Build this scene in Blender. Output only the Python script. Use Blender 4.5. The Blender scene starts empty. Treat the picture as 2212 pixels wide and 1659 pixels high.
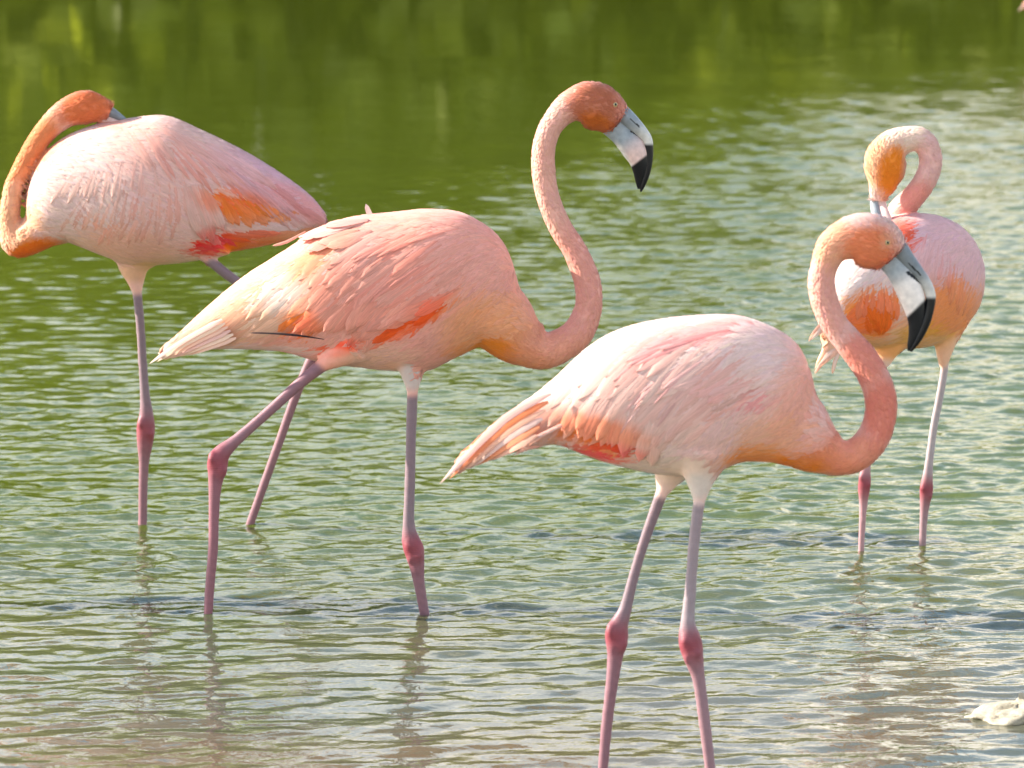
import bpy, math, random
import numpy as np
from mathutils import Vector, Matrix
from mathutils.bvhtree import BVHTree
random.seed(7); rng = np.random.default_rng(7)
S = bpy.context.scene
C = S.collection
# ------------------------------------------------------------------ camera
FPX = 11500.0; CX, CY = 1106.0, 829.5          # measuring units of the survey: photo is 2212 x 1659 of them
HCAM = 1.7; PITCH = math.atan((829.5 + 638.0) / FPX)
cam_d = bpy.data.cameras.new('camera'); cam = bpy.data.objects.new('camera', cam_d); C.objects.link(cam)
cam_d.sensor_width = 36.0; cam_d.lens = 36.0 * FPX / 2212.0
cam.location = (0, 0, HCAM); cam.rotation_euler = (math.radians(90) - PITCH, 0, 0)
cam_d.clip_end = 1500; cam_d.clip_start = 0.1
cam_d.dof.use_dof = True; cam_d.dof.focus_distance = 9.7; cam_d.dof.aperture_fstop = 11
S.camera = cam
# ------------------------------------------------------------------ light
SUN_EL = math.radians(28); THETA = math.radians(97)        # angle between the sun and the way back to the viewer
sdir = Vector((-math.sin(THETA) * math.cos(SUN_EL), -math.cos(THETA) * math.cos(SUN_EL), math.sin(SUN_EL)))
w = bpy.data.worlds.new('World'); S.world = w; w.use_nodes = True
nt = w.node_tree; sky = nt.nodes.new('ShaderNodeTexSky'); sky.sky_type = 'NISHITA'; sky.sun_disc = False
sky.sun_elevation = SUN_EL; sky.sun_rotation = math.atan2(sdir.x, sdir.y)
sky.air_density = 1.0; sky.dust_density = 0.25; sky.ozone_density = 1.0
ctc = nt.nodes.new('ShaderNodeTexCoord'); cmp_ = nt.nodes.new('ShaderNodeMapping'); cmp_.inputs['Scale'].default_value = (1, 1, 3.2)
nt.links.new(ctc.outputs['Generated'], cmp_.inputs[0])
cn = nt.nodes.new('ShaderNodeTexNoise'); cn.inputs['Scale'].default_value = 4.6; cn.inputs['Detail'].default_value = 7; nt.links.new(cmp_.outputs[0], cn.inputs[0])
cr = nt.nodes.new('ShaderNodeValToRGB'); cr.color_ramp.elements[0].position = .53; cr.color_ramp.elements[1].position = .74; nt.links.new(cn.outputs[0], cr.inputs[0])
cmx = nt.nodes.new('ShaderNodeMix'); cmx.data_type = 'RGBA'; cmx.inputs[7].default_value = (9.5, 9.0, 8.3, 1)      # fair-weather cloud
nt.links.new(cr.outputs[0], cmx.inputs[0]); nt.links.new(sky.outputs[0], cmx.inputs[6])
csep = nt.nodes.new('ShaderNodeSeparateXYZ'); nt.links.new(ctc.outputs['Generated'], csep.inputs[0])
hz = nt.nodes.new('ShaderNodeMapRange'); hz.interpolation_type = 'SMOOTHSTEP'; hz.inputs[1].default_value = .08; hz.inputs[2].default_value = .30; hz.inputs[3].default_value = .92; hz.inputs[4].default_value = 0; nt.links.new(csep.outputs[2], hz.inputs[0])
hn = nt.nodes.new('ShaderNodeMapRange'); hn.inputs[1].default_value = .42; hn.inputs[2].default_value = .58; hn.inputs[3].default_value = .08; hn.inputs[4].default_value = 1; nt.links.new(cn.outputs[0], hn.inputs[0])
hm = nt.nodes.new('ShaderNodeMath'); hm.operation = 'MULTIPLY'; nt.links.new(hz.outputs[0], hm.inputs[0]); nt.links.new(hn.outputs[0], hm.inputs[1])
hx = nt.nodes.new('ShaderNodeMix'); hx.data_type = 'RGBA'; hx.inputs[7].default_value = (10.2, 8.9, 7.2, 1)      # warm haze low in the sky
nt.links.new(hm.outputs[0], hx.inputs[0]); nt.links.new(cmx.outputs[2], hx.inputs[6])
nt.links.new(hx.outputs[2], nt.nodes['Background'].inputs[0]); nt.nodes['Background'].inputs[1].default_value = 0.122
sl = bpy.data.lights.new('sun', 'SUN'); so = bpy.data.objects.new('sun', sl); C.objects.link(so)
sl.energy = 5.0; sl.angle = math.radians(0.55); sl.color = (1.0, 0.93, 0.82)
so.rotation_euler = sdir.to_track_quat('Z', 'Y').to_euler()
S.view_settings.view_transform = 'Standard'; S.view_settings.look = 'None'
S.view_settings.gamma = 1; S.view_settings.exposure = 1.5; S.view_settings.use_curve_mapping = False
S.cycles.max_bounces = 8

# ------------------------------------------------------------------ survey helpers
cp, sp_ = math.cos(PITCH), math.sin(PITCH)
RIGHT = np.array([1., 0, 0]); UP = np.array([0, sp_, cp]); FWD = np.array([0, cp, -sp_])
CAMP = np.array([0, 0, HCAM])
def P(px, py, Y):
    d = FWD + (px - CX) / FPX * RIGHT - (py - CY) / FPX * UP
    return CAMP + d * (Y / d[1])
def ZPX(v):                                     # world -> survey units
    r = v - CAMP; f = r @ FWD
    return CX + FPX * (r @ RIGHT) / f, CY - FPX * (r @ UP) / f
def waterY(py):
    d = FWD - (py - CY) / FPX * UP
    return -HCAM / d[2] * d[1]

def link(name, me, mat=None, parent=None, **props):
    o = bpy.data.objects.new(name, me); C.objects.link(o)
    if mat is not None: me.materials.append(mat)
    if parent is not None: o.parent = parent
    for k, v in props.items(): o[k] = v
    return o
def mesh_np(name, verts, faces, cols=None, uvs=None, smooth=True):
    me = bpy.data.meshes.new(name)
    me.from_pydata([tuple(map(float, v)) for v in verts], [], faces)
    if cols is not None:
        a = me.color_attributes.new('Col', 'FLOAT_COLOR', 'POINT')
        c4 = np.ones((len(verts), 4), np.float32); c4[:, :3] = cols
        a.data.foreach_set('color', c4.ravel())
    if uvs is not None:
        l = me.uv_layers.new(name='UVMap')
        li = np.zeros(len(me.loops), np.int32); me.loops.foreach_get('vertex_index', li)
        l.data.foreach_set('uv', np.asarray(uvs, np.float32)[li].ravel())
    if smooth: me.polygons.foreach_set('use_smooth', [True] * len(me.polygons))
    me.update(); return me

# ------------------------------------------------------------------ materials
def newmat(name):
    m = bpy.data.materials.new(name); m.use_nodes = True
    n = m.node_tree.nodes; b = n['Principled BSDF']
    return m, m.node_tree, b
def N(t, kind, **kw):
    n = t.nodes.new(kind)
    for k, v in kw.items():
        if k in n.inputs: n.inputs[k].default_value = v
        else: setattr(n, k, v)
    return n
def mixc(t, mode, fac, a, b):
    n = t.nodes.new('ShaderNodeMix'); n.data_type = 'RGBA'; n.blend_type = mode
    for i, v in ((0, fac), (6, a), (7, b)):
        if isinstance(v, bpy.types.NodeSocket): t.links.new(v, n.inputs[i])
        else: n.inputs[i].default_value = v
    return n.outputs[2]
def ramp(t, src, pts):
    r = t.nodes.new('ShaderNodeValToRGB'); e = r.color_ramp.elements
    while len(e) < len(pts): e.new(0.5)
    for el, (p, c) in zip(e, pts):
        el.position = p; el.color = (c, c, c, 1) if not hasattr(c, '__len__') else (*c, 1)
    t.links.new(src, r.inputs[0]); return r.outputs[0]

def skin_material():
    m, t, b = newmat('flamingo_skin'); a = N(t, 'ShaderNodeVertexColor', layer_name='Col')
    tc = N(t, 'ShaderNodeTexCoord')
    n1 = N(t, 'ShaderNodeTexNoise', Scale=70.0, Detail=5.0, Roughness=.65); t.links.new(tc.outputs['Object'], n1.inputs[0])
    n2 = N(t, 'ShaderNodeTexNoise', Scale=330.0, Detail=3.0); t.links.new(tc.outputs['Object'], n2.inputs[0])
    v = ramp(t, n1.outputs[0], [(.25, .90), (.75, 1.06)])
    c = mixc(t, 'MULTIPLY', 1.0, a.outputs[0], v); t.links.new(c, b.inputs['Base Color'])
    b.inputs['Roughness'].default_value = .5; b.inputs['Specular IOR Level'].default_value = .35
    b.inputs['Subsurface Weight'].default_value = .12; b.inputs['Subsurface Radius'].default_value = (.02, .008, .005)
    b.inputs['Subsurface Scale'].default_value = .5
    bp = N(t, 'ShaderNodeBump', Strength=.35, Distance=.0008)
    mx = mixc(t, 'ADD', .6, n2.outputs[0], n1.outputs[0]); t.links.new(mx, bp.inputs['Height'])
    la = N(t, 'ShaderNodeAttribute', attribute_name='leg'); wv = N(t, 'ShaderNodeTexWave', Scale=85.0, Distortion=5.0, Detail=3.0); wv.bands_direction = 'Z'; t.links.new(tc.outputs['Object'], wv.inputs[0])
    wm = N(t, 'ShaderNodeMath', operation='MULTIPLY'); t.links.new(wv.outputs['Fac'], wm.inputs[0]); t.links.new(la.outputs['Fac'], wm.inputs[1])
    b2 = N(t, 'ShaderNodeBump', Strength=.3, Distance=.0004); t.links.new(wm.outputs[0], b2.inputs['Height']); t.links.new(bp.outputs[0], b2.inputs['Normal']); t.links.new(b2.outputs[0], b.inputs['Normal'])
    dk = N(t, 'ShaderNodeMapRange'); dk.inputs[3].default_value = 1; dk.inputs[4].default_value = .97; t.links.new(wm.outputs[0], dk.inputs[0])
    c = mixc(t, 'MULTIPLY', 1.0, c, dk.outputs[0]); t.links.new(c, b.inputs['Base Color'])
    return m
def feather_material():
    m, t, b = newmat('feather'); a = N(t, 'ShaderNodeVertexColor', layer_name='Col')
    uv = N(t, 'ShaderNodeUVMap', uv_map='UVMap')
    mp = N(t, 'ShaderNodeMapping'); mp.inputs['Scale'].default_value = (14, 1.4, 1); t.links.new(uv.outputs[0], mp.inputs[0])
    n1 = N(t, 'ShaderNodeTexNoise', Scale=1.0, Detail=4.0, Roughness=.6); t.links.new(mp.outputs[0], n1.inputs[0])
    v = ramp(t, n1.outputs[0], [(.3, .80), (.7, 1.12)])
    c = mixc(t, 'MULTIPLY', 1.0, a.outputs[0], v); t.links.new(c, b.inputs['Base Color'])
    b.inputs['Roughness'].default_value = .7; b.inputs['Specular IOR Level'].default_value = .2
    b.inputs['Sheen Weight'].default_value = .15
    bp = N(t, 'ShaderNodeBump', Strength=.35, Distance=.0015); t.links.new(n1.outputs[0], bp.inputs['Height']); t.links.new(bp.outputs[0], b.inputs['Normal'])
    tr = N(t, 'ShaderNodeBsdfTranslucent'); t.links.new(c, tr.inputs[0])
    mx = N(t, 'ShaderNodeMixShader'); mx.inputs[0].default_value = .14
    t.links.new(b.outputs[0], mx.inputs[1]); t.links.new(tr.outputs[0], mx.inputs[2])
    t.links.new(mx.outputs[0], t.nodes['Material Output'].inputs[0]); return m
def bill_material():
    m, t, b = newmat('bill_horn'); a = N(t, 'ShaderNodeVertexColor', layer_name='Col')
    tc = N(t, 'ShaderNodeTexCoord'); n1 = N(t, 'ShaderNodeTexNoise', Scale=90.0, Detail=4.0); t.links.new(tc.outputs['Object'], n1.inputs[0])
    c = mixc(t, 'MULTIPLY', 1.0, a.outputs[0], ramp(t, n1.outputs[0], [(.3, .82), (.7, 1.1)])); t.links.new(c, b.inputs['Base Color'])
    b.inputs['Roughness'].default_value = .38; b.inputs['Specular IOR Level'].default_value = .3; return m
def plain(name, col, rough=.5):
    m, t, b = newmat(name); b.inputs['Base Color'].default_value = (*col, 1); b.inputs['Roughness'].default_value = rough; return m
M_skin, M_feather, M_bill = skin_material(), feather_material(), bill_material()
M_iris = plain('iris', (.45, .34, .16), .2); M_pupil = plain('pupil', (.01, .01, .01), .08)

# ------------------------------------------------------------------ water
def wave_mask(x, Y):
    reach = 15.3 + 8.0 / (1 + np.exp(-(x / Y - .012) * 60))         # the breeze reaches farther out on the right
    n = 1.3 * np.sin(x * 1.3 + Y * .31 + 1) + 1.1 * np.sin(x * .6 - Y * .53) + .6 * np.sin(x * 2.9 + Y * 1.1)
    far = 1 / (1 + np.exp((Y - reach - .5 * n) * .55))
    calm = np.exp(-((x + .75) / .85) ** 4 - ((Y - 9.1) / .95) ** 4)  # sheltered patch near on the left
    lull = 1 / (1 + np.exp((Y - 9.75 + .25 * np.sin(x * 2.2)) * 5))      # flatter water close in
    return (.045 + .955 * far) * (1 - .3 * calm) * (1 - .38 * lull)
LEGS = []
for lx_, ly_ in ((308, 1132), (538, 1138), (450, 1318), (915, 1314), (1992, 1187), (1861, 1168)):
    yy_ = waterY(ly_); LEGS.append((float(P(lx_, ly_, yy_)[0]), float(yy_)))
def heights(x, Y):
    h = np.zeros_like(x); m = wave_mask(x, Y)
    r = np.random.default_rng(3)
    dist = np.sqrt(x * x + Y * Y)
    for i in range(140):
        lam = math.exp(r.uniform(math.log(.036), math.log(.21)))
        ang = math.radians(90 + r.normal(4, 31)); k = 2 * math.pi / lam
        slope = .025 * (1.0 if lam < .16 else .8)
        ph = r.uniform(0, 6.28)
        gm = .55 + .45 * np.sin(x * r.uniform(.8, 3) + Y * r.uniform(-2, 2) + r.uniform(0, 6.28))   # wave groups
        fade = np.clip((lam / (.0013 * dist * 1.5) - 1.1), 0, 1)
        arg = k * (x * math.cos(ang) + Y * math.sin(ang)) + ph
        h += slope / k * np.sin(arg + .35 * np.sin(arg)) * gm * fade
    for i in range(10):
        lam = r.uniform(.5, 1.6); ang = math.radians(90 + r.normal(0, 30)); k = 2 * math.pi / lam
        h += .006 / k * np.sin(k * (x * math.cos(ang) + Y * math.sin(ang)) + r.uniform(0, 6.28))
    for lx, ly in LEGS:                         # rings where the legs stand in the water
        rr = np.sqrt((x - lx) ** 2 + (y_ := (Y - ly)) ** 2); h = h + .0011 * np.cos(rr * 150) * np.exp(-rr / .055) / np.maximum(m, .2) * (rr < .35)
    return h * m
def build_water():
    ys = [0.3]
    while ys[-1] < 7.8: ys.append(ys[-1] + .12)
    while ys[-1] < 12.5: ys.append(ys[-1] + .0095)
    while ys[-1] < 43: ys.append(ys[-1] + .0095 * (ys[-1] / 12.5) ** 1.7)
    us = list(np.arange(-.112, .1121, .0008)); st = .0018
    while us[-1] < 9: st *= 1.16; us.append(us[-1] + st); us.insert(0, us[0] - st)
    ys = np.array(ys); us = np.array(us); Yg, U = np.meshgrid(ys, us, indexing='ij')
    X = U * (Yg + .8)
    inner = np.clip((.135 - np.abs(U)) / .02, 0, 1) * np.clip((Yg - 7.9) / .3, 0, 1)
    Z = np.where(inner > 0, heights(X, Yg), 0) * inner
    n, m = X.shape
    me = bpy.data.meshes.new('water'); me.vertices.add(n * m)
    me.vertices.foreach_set('co', np.stack([X, Yg, Z], -1).astype(np.float32).ravel())
    idx = np.arange(n * m).reshape(n, m)
    q = np.stack([idx[:-1, :-1], idx[:-1, 1:], idx[1:, 1:], idx[1:, :-1]], -1).reshape(-1, 4)
    me.loops.add(q.size); me.loops.foreach_set('vertex_index', q.ravel().astype(np.int32))
    me.polygons.add(len(q)); me.polygons.foreach_set('loop_start', (np.arange(len(q)) * 4).astype(np.int32))
    me.polygons.foreach_set('loop_total', np.full(len(q), 4, np.int32)); me.update(calc_edges=True)
    me.polygons.foreach_set('use_smooth', np.ones(len(q), bool))
    at = me.attributes.new('chop', 'FLOAT', 'POINT'); at.data.foreach_set('value', wave_mask(X, Yg).astype(np.float32).ravel())
    ou = me.attributes.new('outer', 'FLOAT', 'POINT'); ou.data.foreach_set('value', (1 - inner).astype(np.float32).ravel())
    m_, t, b = newmat('lagoon_water')
    tc = N(t, 'ShaderNodeTexCoord'); chop = N(t, 'ShaderNodeAttribute', attribute_name='chop'); outer = N(t, 'ShaderNodeAttribute', attribute_name='outer')
    fine = N(t, 'ShaderNodeTexNoise', Scale=34.0, Detail=3.0, Roughness=.55, Distortion=.4); t.links.new(tc.outputs['Object'], fine.inputs[0])
    mid = N(t, 'ShaderNodeTexNoise', Scale=11.0, Detail=3.0, Roughness=.55, Distortion=.6); t.links.new(tc.outputs['Object'], mid.inputs[0])
    mul = N(t, 'ShaderNodeMath', operation='MULTIPLY'); t.links.new(fine.outputs[0], mul.inputs[0]); t.links.new(chop.outputs['Fac'], mul.inputs[1])
    b1 = N(t, 'ShaderNodeBump', Strength=1.0, Distance=.0023); t.links.new(mul.outputs[0], b1.inputs['Height'])
    mu2 = N(t, 'ShaderNodeMath', operation='MULTIPLY'); t.links.new(mid.outputs[0], mu2.inputs[0]); t.links.new(outer.outputs['Fac'], mu2.inputs[1])
    mu3 = N(t, 'ShaderNodeMath', operation='MULTIPLY'); t.links.new(mu2.outputs[0], mu3.inputs[0]); t.links.new(chop.outputs['Fac'], mu3.inputs[1])
    b2 = N(t, 'ShaderNodeBump', Strength=1.0, Distance=.016); t.links.new(mu3.outputs[0], b2.inputs['Height']); t.links.new(b1.outputs[0], b2.inputs['Normal'])
    # silty body of the water, see-through only for the first centimetres
    silt = N(t, 'ShaderNodeTexNoise', Scale=1.1, Detail=3.0); t.links.new(tc.outputs['Object'], silt.inputs[0])
    sep = N(t, 'ShaderNodeSeparateXYZ'); t.links.new(tc.outputs['Object'], sep.inputs[0])
    dep = N(t, 'ShaderNodeMapRange'); dep.inputs[1].default_value = 9.0; dep.inputs[2].default_value = 11.2; t.links.new(sep.outputs[1], dep.inputs[0])
    near = mixc(t, 'MIX', ramp(t, silt.outputs[0], [(.35, 0.), (.65, 1.)]), (.095, .115, .085, 1), (.165, .135, .085, 1))
    cs = mixc(t, 'MIX', dep.outputs[0], near, (.088, .120, .010, 1))      # greener farther out, part of the bank's green reflection painted in
    dif = N(t, 'ShaderNodeBsdfDiffuse'); t.links.new(cs, dif.inputs[0])
    ref = N(t, 'ShaderNodeBsdfRefraction', IOR=1.33, Roughness=.05); ref.inputs['Color'].default_value = (.75, .85, .62, 1)
    t.links.new(b2.outputs[0], ref.inputs['Normal'])
    body = N(t, 'ShaderNodeMixShader'); body.inputs[0].default_value = .35
    t.links.new(dif.outputs[0], body.inputs[1]); t.links.new(ref.outputs[0], body.inputs[2])
    gl = N(t, 'ShaderNodeBsdfGlossy'); gl.inputs['Roughness'].default_value = .03; t.links.new(b2.outputs[0], gl.inputs['Normal'])
    fr = N(t, 'ShaderNodeFresnel', IOR=1.36); t.links.new(b2.outputs[0], fr.inputs['Normal'])
    fm = N(t, 'ShaderNodeMixShader'); t.links.new(fr.outputs[0], fm.inputs[0]); t.links.new(body.outputs[0], fm.inputs[1]); t.links.new(gl.outputs[0], fm.inputs[2])
    t.links.new(fm.outputs[0], t.nodes['Material Output'].inputs[0])
    link('water', me, m_, kind='structure')
build_water()

BED = -0.22
def build_bed():
    xs = np.concatenate([np.linspace(-300, -6, 12), np.linspace(-5, 5, 60), np.linspace(6, 300, 12)])
    ys = np.concatenate([np.linspace(-20, 5, 10), np.linspace(5.5, 20, 60), np.linspace(22, 43, 16), np.linspace(44, 60, 12), np.linspace(70, 400, 12)])
    v = []; 
    for y in ys:
        for x in xs:
            z = BED + .02 * math.sin(x * 2.1 + y) + .015 * math.sin(x * 5 - y * 3)
            if y > 38: z = BED + (y - 38) * .045 if y < 60 else .8 + (y - 60) * .01
            v.append((x, y, z))
    nx = len(xs); f = [(j * nx + i, j * nx + i + 1, (j + 1) * nx + i + 1, (j + 1) * nx + i) for j in range(len(ys) - 1) for i in range(nx - 1)]
    m, t, b = newmat('silt'); tc = N(t, 'ShaderNodeTexCoord'); n = N(t, 'ShaderNodeTexNoise', Scale=3.0, Detail=8.0); t.links.new(tc.outputs['Object'], n.inputs[0])
    t.links.new(ramp(t, n.outputs[0], [(.3, (.20, .17, .10)), (.7, (.40, .34, .22))]), b.inputs['Base Color']); b.inputs['Roughness'].default_value = .9
    link('lagoon_bed', mesh_np('lagoon_bed', v, f), m, kind='structure')
build_bed()

def build_thicket():
    # mangroves along the far bank: beyond the top of the frame, seen mirrored in the water
    m, t, b = newmat('mangrove_leaf'); a = N(t, 'ShaderNodeVertexColor', layer_name='Col')
    t.links.new(a.outputs[0], b.inputs['Base Color']); b.inputs['Roughness'].default_value = .5
    tr = N(t, 'ShaderNodeBsdfTranslucent'); t.links.new(a.outputs[0], tr.inputs[0]); mx = N(t, 'ShaderNodeMixShader'); mx.inputs[0].default_value = .4
    t.links.new(b.outputs[0], mx.inputs[1]); t.links.new(tr.outputs[0], mx.inputs[2]); t.links.new(mx.outputs[0], t.nodes['Material Output'].inputs[0])
    V = []; F = []; K = []
    x = -42.0
    while x < 42:
        for row in range(3):
            cx = x + rng.uniform(-1, 1); cy = 46 + row * 4 + rng.uniform(-1, 1)
            hh = rng.uniform(6.4, 8.2) + row * 1.2 - 4.2 / (1 + math.exp(-(x - 1.2) * 1.6))
            if row == 2: cy = 44.8 + rng.uniform(-.5, .5); hh = rng.uniform(2.0, 3.2)
            hue = rng.uniform(0, 1)
            n = 1900
            ph = rng.uniform(0, 2 * math.pi, n); ct = rng.uniform(-1, 1, n); rr = rng.uniform(.62, 1.0, n) * (1 + .18 * np.sin(ph * 3 + ct * 5))
            sx, sz = 2.4, hh / 2
            px = cx + sx * rr * np.sqrt(1 - ct ** 2) * np.cos(ph); py = cy + sx * rr * np.sqrt(1 - ct ** 2) * np.sin(ph); pz = -.5 + (sz + .25) + (sz + .25) * rr * ct
            for i in range(n):
                c = np.array([px[i], py[i], max(pz[i], .1)]); u = rng.normal(size=3); u /= np.linalg.norm(u)
                w_ = np.cross(u, rng.normal(size=3)); w_ /= np.linalg.norm(w_); s = rng.uniform(.16, .33); k = len(V)
                V += [c - u * s, c + w_ * s * .5, c + u * s, c - w_ * s * .5]; F.append((k, k + 1, k + 2, k + 3))
                g = rng.uniform(.88, 1.12); cc = np.array([.255 + .02 * hue, .285 + .01 * hue, .018]) * g * (1.0 if row == 2 else 1.5); K += [cc] * 4  # front row darker in colour to offset the stronger sun on it
            for q in range(5):      # stems and prop roots
                a0 = rng.uniform(0, 6.28); x0, y0 = cx + math.cos(a0) * 1.3, cy + math.sin(a0) * 1.3; k = len(V)
                for (X_, Y_, Z_, r_) in ((x0, y0, -.3, .07), (cx, cy, hh * .6, .05)):
                    for s in range(5): V.append(np.array([X_ + r_ * math.cos(s * 1.2566), Y_ + r_ * math.sin(s * 1.2566), Z_])); K.append(np.array([.12, .09, .06]))
                for s in range(5): F.append((k + s, k + (s + 1) % 5, k + 5 + (s + 1) % 5, k + 5 + s))
        x += 2.2
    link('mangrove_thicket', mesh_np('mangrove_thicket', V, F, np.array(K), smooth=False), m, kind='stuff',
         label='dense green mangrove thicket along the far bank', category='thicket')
build_thicket()

# ------------------------------------------------------------------ flamingo builder
def catmull(pts, sub):
    pts = np.asarray(pts, float); n = len(pts); out = []
    for i in range(n - 1):
        p0, p1, p2, p3 = pts[max(i - 1, 0)], pts[i], pts[i + 1], pts[min(i + 2, n - 1)]
        for s in range(sub):
            t = s / sub
            out.append(.5 * ((2 * p1) + (p2 - p0) * t + (2 * p0 - 5 * p1 + 4 * p2 - p3) * t * t + (3 * p1 - p0 - 3 * p2 + p3) * t ** 3))
    out.append(pts[-1]); return np.array(out)
def sweep(rows, seg=20, fixed_up=None, power=1.0):
    """rows: x y z r_plane r_side  ->  closed elliptical sweep; r_side lies across the flock's picture plane"""
    V = []; F = []; n = len(rows); c = rows[:, :3]
    tg = np.gradient(c, axis=0)
    tg /= np.maximum(np.linalg.norm(tg, axis=1), 1e-9)[:, None]
    for i in range(n):
        t = tg[i]
        if fixed_up is not None:
            up = np.array(fixed_up, float); side = np.cross([t[0], t[1], 0], up); side /= np.linalg.norm(side)
            side = side if side[1] > 0 else -side; nrm = up
        else:
            dep = np.array([0, 1., 0]); side = dep - t * (dep @ t); side /= max(np.linalg.norm(side), 1e-9); nrm = np.cross(t, side)
        for s in range(seg):
            a = 2 * math.pi * s / seg; ca, sa = math.cos(a), math.sin(a)
            V.append(c[i] + nrm * rows[i, 3] * ca + side * rows[i, 4] * math.copysign(abs(sa) ** power, sa))
    for i in range(n - 1):
        for s in range(seg): F.append((i * seg + s, i * seg + (s + 1) % seg, (i + 1) * seg + (s + 1) % seg, (i + 1) * seg + s))
    F.append(tuple(range(seg - 1, -1, -1))); F.append(tuple((n - 1) * seg + s for s in range(seg)))
    return V, F

def vnoise(p, s):                               # cheap smooth variation
    q = p * s
    return (np.sin(q[:, 0] * 1.7 + q[:, 2] * 2.3 + 1.1) * np.sin(q[:, 1] * 2.1 - q[:, 0] * .7 + .4) + np.sin(q[:, 2] * 3.1 - q[:, 0] * 2.7 + 2) * .6 + np.sin((q[:, 0] + q[:, 2]) * 5.3) * .3) / 1.9

class Bird:
    """Everything is given in survey units at the bird's own distance and turned into metres."""
    def __init__(s, name, Y, label, base):
        s.Y = Y; s.sc = FPX / (np.array([0, Y, 0]) @ FWD + HCAM * sp_)     # survey units per metre
        s.base = np.array(base); s.parts = []; s.nodes = []; s.blobs = []; s.name = name; s.label = label
    def body(s, secs, wr=.72, fall=None):       # secs: x top bottom [dY]; tail first
        rows = []
        for q in secs:
            x, a, b = q[:3]; dY = q[3] if len(q) > 3 else 0
            c = P(x, (a + b) / 2, s.Y + dY); h = (b - a) / 2 / s.sc
            rows.append([*c, h, min(h * wr, .118) * (q[4] if len(q) > 4 else 1)])
        rows = catmull(rows, 6); s.parts.append(sweep(rows, 36, (0, 0, 1), .9)); tg = np.gradient(rows[:, :3], axis=0)
        n = len(rows)
        for i, (r, t) in enumerate(zip(rows, tg)): s.nodes.append((r[:3], r[3], -t / np.linalg.norm(t), 0, None, i / n))
        s.brows = rows
    def tube(s, pts, kind, wr=1.0, tow_body=-1, sub=5, cols=None):      # pts: x y r [dY]
        rows = []
        for i, q in enumerate(pts):
            dY = q[3] if len(q) > 3 else 0
            rows.append([*P(q[0], q[1], s.Y + dY), q[2] / s.sc, q[2] / s.sc * (wr if not hasattr(wr, '__len__') else wr[i])])
        rows = np.array(rows); cc = np.array(cols if cols is not None else [[0, 0, 0]] * len(rows), float)
        R = catmull(np.hstack([rows, cc]), sub); s.parts.append(sweep(R[:, :5], 20)); tg = np.gradient(R[:, :3], axis=0)
        for r, t in zip(R, tg):
            s.nodes.append((r[:3], max(r[3], r[4]), tow_body * t / max(np.linalg.norm(t), 1e-9), kind, np.clip(r[5:8], 0, 1) if cols is not None else None, 0))
    def leg(s, pts, up_col, foot_dir=(.9, -.45), end=-.2, lean=0.0):
        """pts from the thigh down to the water line; goes on below to the foot"""
        pts = list(pts); x0, y0, r0 = pts[-1][:3]; dY = pts[-1][3] if len(pts[-1]) > 3 else 0
        xa, ya = pts[-2][:2]; slope = (x0 - xa) / max(y0 - ya, 1)
        zw = P(x0, y0, s.Y + dY)[2]; ln = (zw - end) * s.sc
        pts.append((x0 + slope * ln * .5, y0 + ln * .5, r0, dY)); pts.append((x0 + slope * ln, y0 + ln, r0, dY))
        cols = []; rmax = max(q[2] for q in pts[3:-2])
        for i, q in enumerate(pts):
            k = np.clip((q[2] / rmax - .64) / .32, 0, 1) if i > 2 else 0
            below = i > [j for j, z in enumerate(pts[:-2]) if z[2] == rmax][-1]
            c = np.array(up_col) * (1 - k) + np.array([.27, .05, .065]) * k
            if below and k < .5: c = c * .5 + np.array([.28, .09, .11]) * .5
            cols.append(c)
        s.tube(pts, 2, .82, 1, 4, cols)
        ji = [j for j, z in enumerate(pts[:-2]) if z[2] == rmax][-1]; q = pts[ji]; dd = q[3] if len(q) > 3 else 0; rr_ = q[2]
        for ox, oy, k in ((-.42, -.45, .56), (.40, .55, .56), (-.3, .9, .4)):          # condyles of the heel joint
            for side in (-.35, .35):
                x_, y_ = q[0] + ox * rr_, q[1] + oy * rr_; rk = rr_ * k
                rows = np.array([[*P(x_, y_ + h * rk * 1.5, s.Y + dd + side * rr_ / s.sc), rk * w__ / s.sc, rk * w__ / s.sc] for h, w__ in ((-1, .15), (-.7, .7), (0, 1), (.7, .7), (1, .15))])
                s.parts.append(sweep(rows, 12))
        q = pts[-1]; base = P(q[0], q[1], s.Y + dY)
        fd = np.array([foot_dir[0], foot_dir[1], 0.]); fd /= np.linalg.norm(fd)
        V = []; F = []
        for a in (-.42, 0, .42, math.pi):        # toes
            d = np.array([fd[0] * math.cos(a) - fd[1] * math.sin(a), fd[0] * math.sin(a) + fd[1] * math.cos(a), 0.]); L = .085 if a != math.pi else .018
            rr = np.array([[*(base + d * L * t + np.array([0, 0, -.006 * t])), .0075 * (1 - .5 * t), .0085 * (1 - .5 * t)] for t in np.linspace(-.1, 1, 5)])
            s.parts.append(sweep(rr, 10))
            for z in rr: s.nodes.append((z[:3], .008, d, 2, np.array([.5, .2, .2]), 0))
        k = [base]
        for a in np.linspace(-.42, .42, 5):
            L = .076 if abs(abs(a) - .21) > .02 else .062
            k.append(base + np.array([fd[0] * math.cos(a) - fd[1] * math.sin(a), fd[0] * math.sin(a) + fd[1] * math.cos(a), 0.]) * L + np.array([0, 0, -.004]))
        V = [p + np.array([0, 0, .0025]) for p in k] + [p - np.array([0, 0, .0025]) for p in k]; n = 6
        F = [tuple(range(6)), tuple(range(11, 5, -1))] + [(i, (i + 1) % 6 + 0, (i + 1) % 6 + 6, i + 6) for i in range(6)]
        s.parts.append((V, F))
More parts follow.
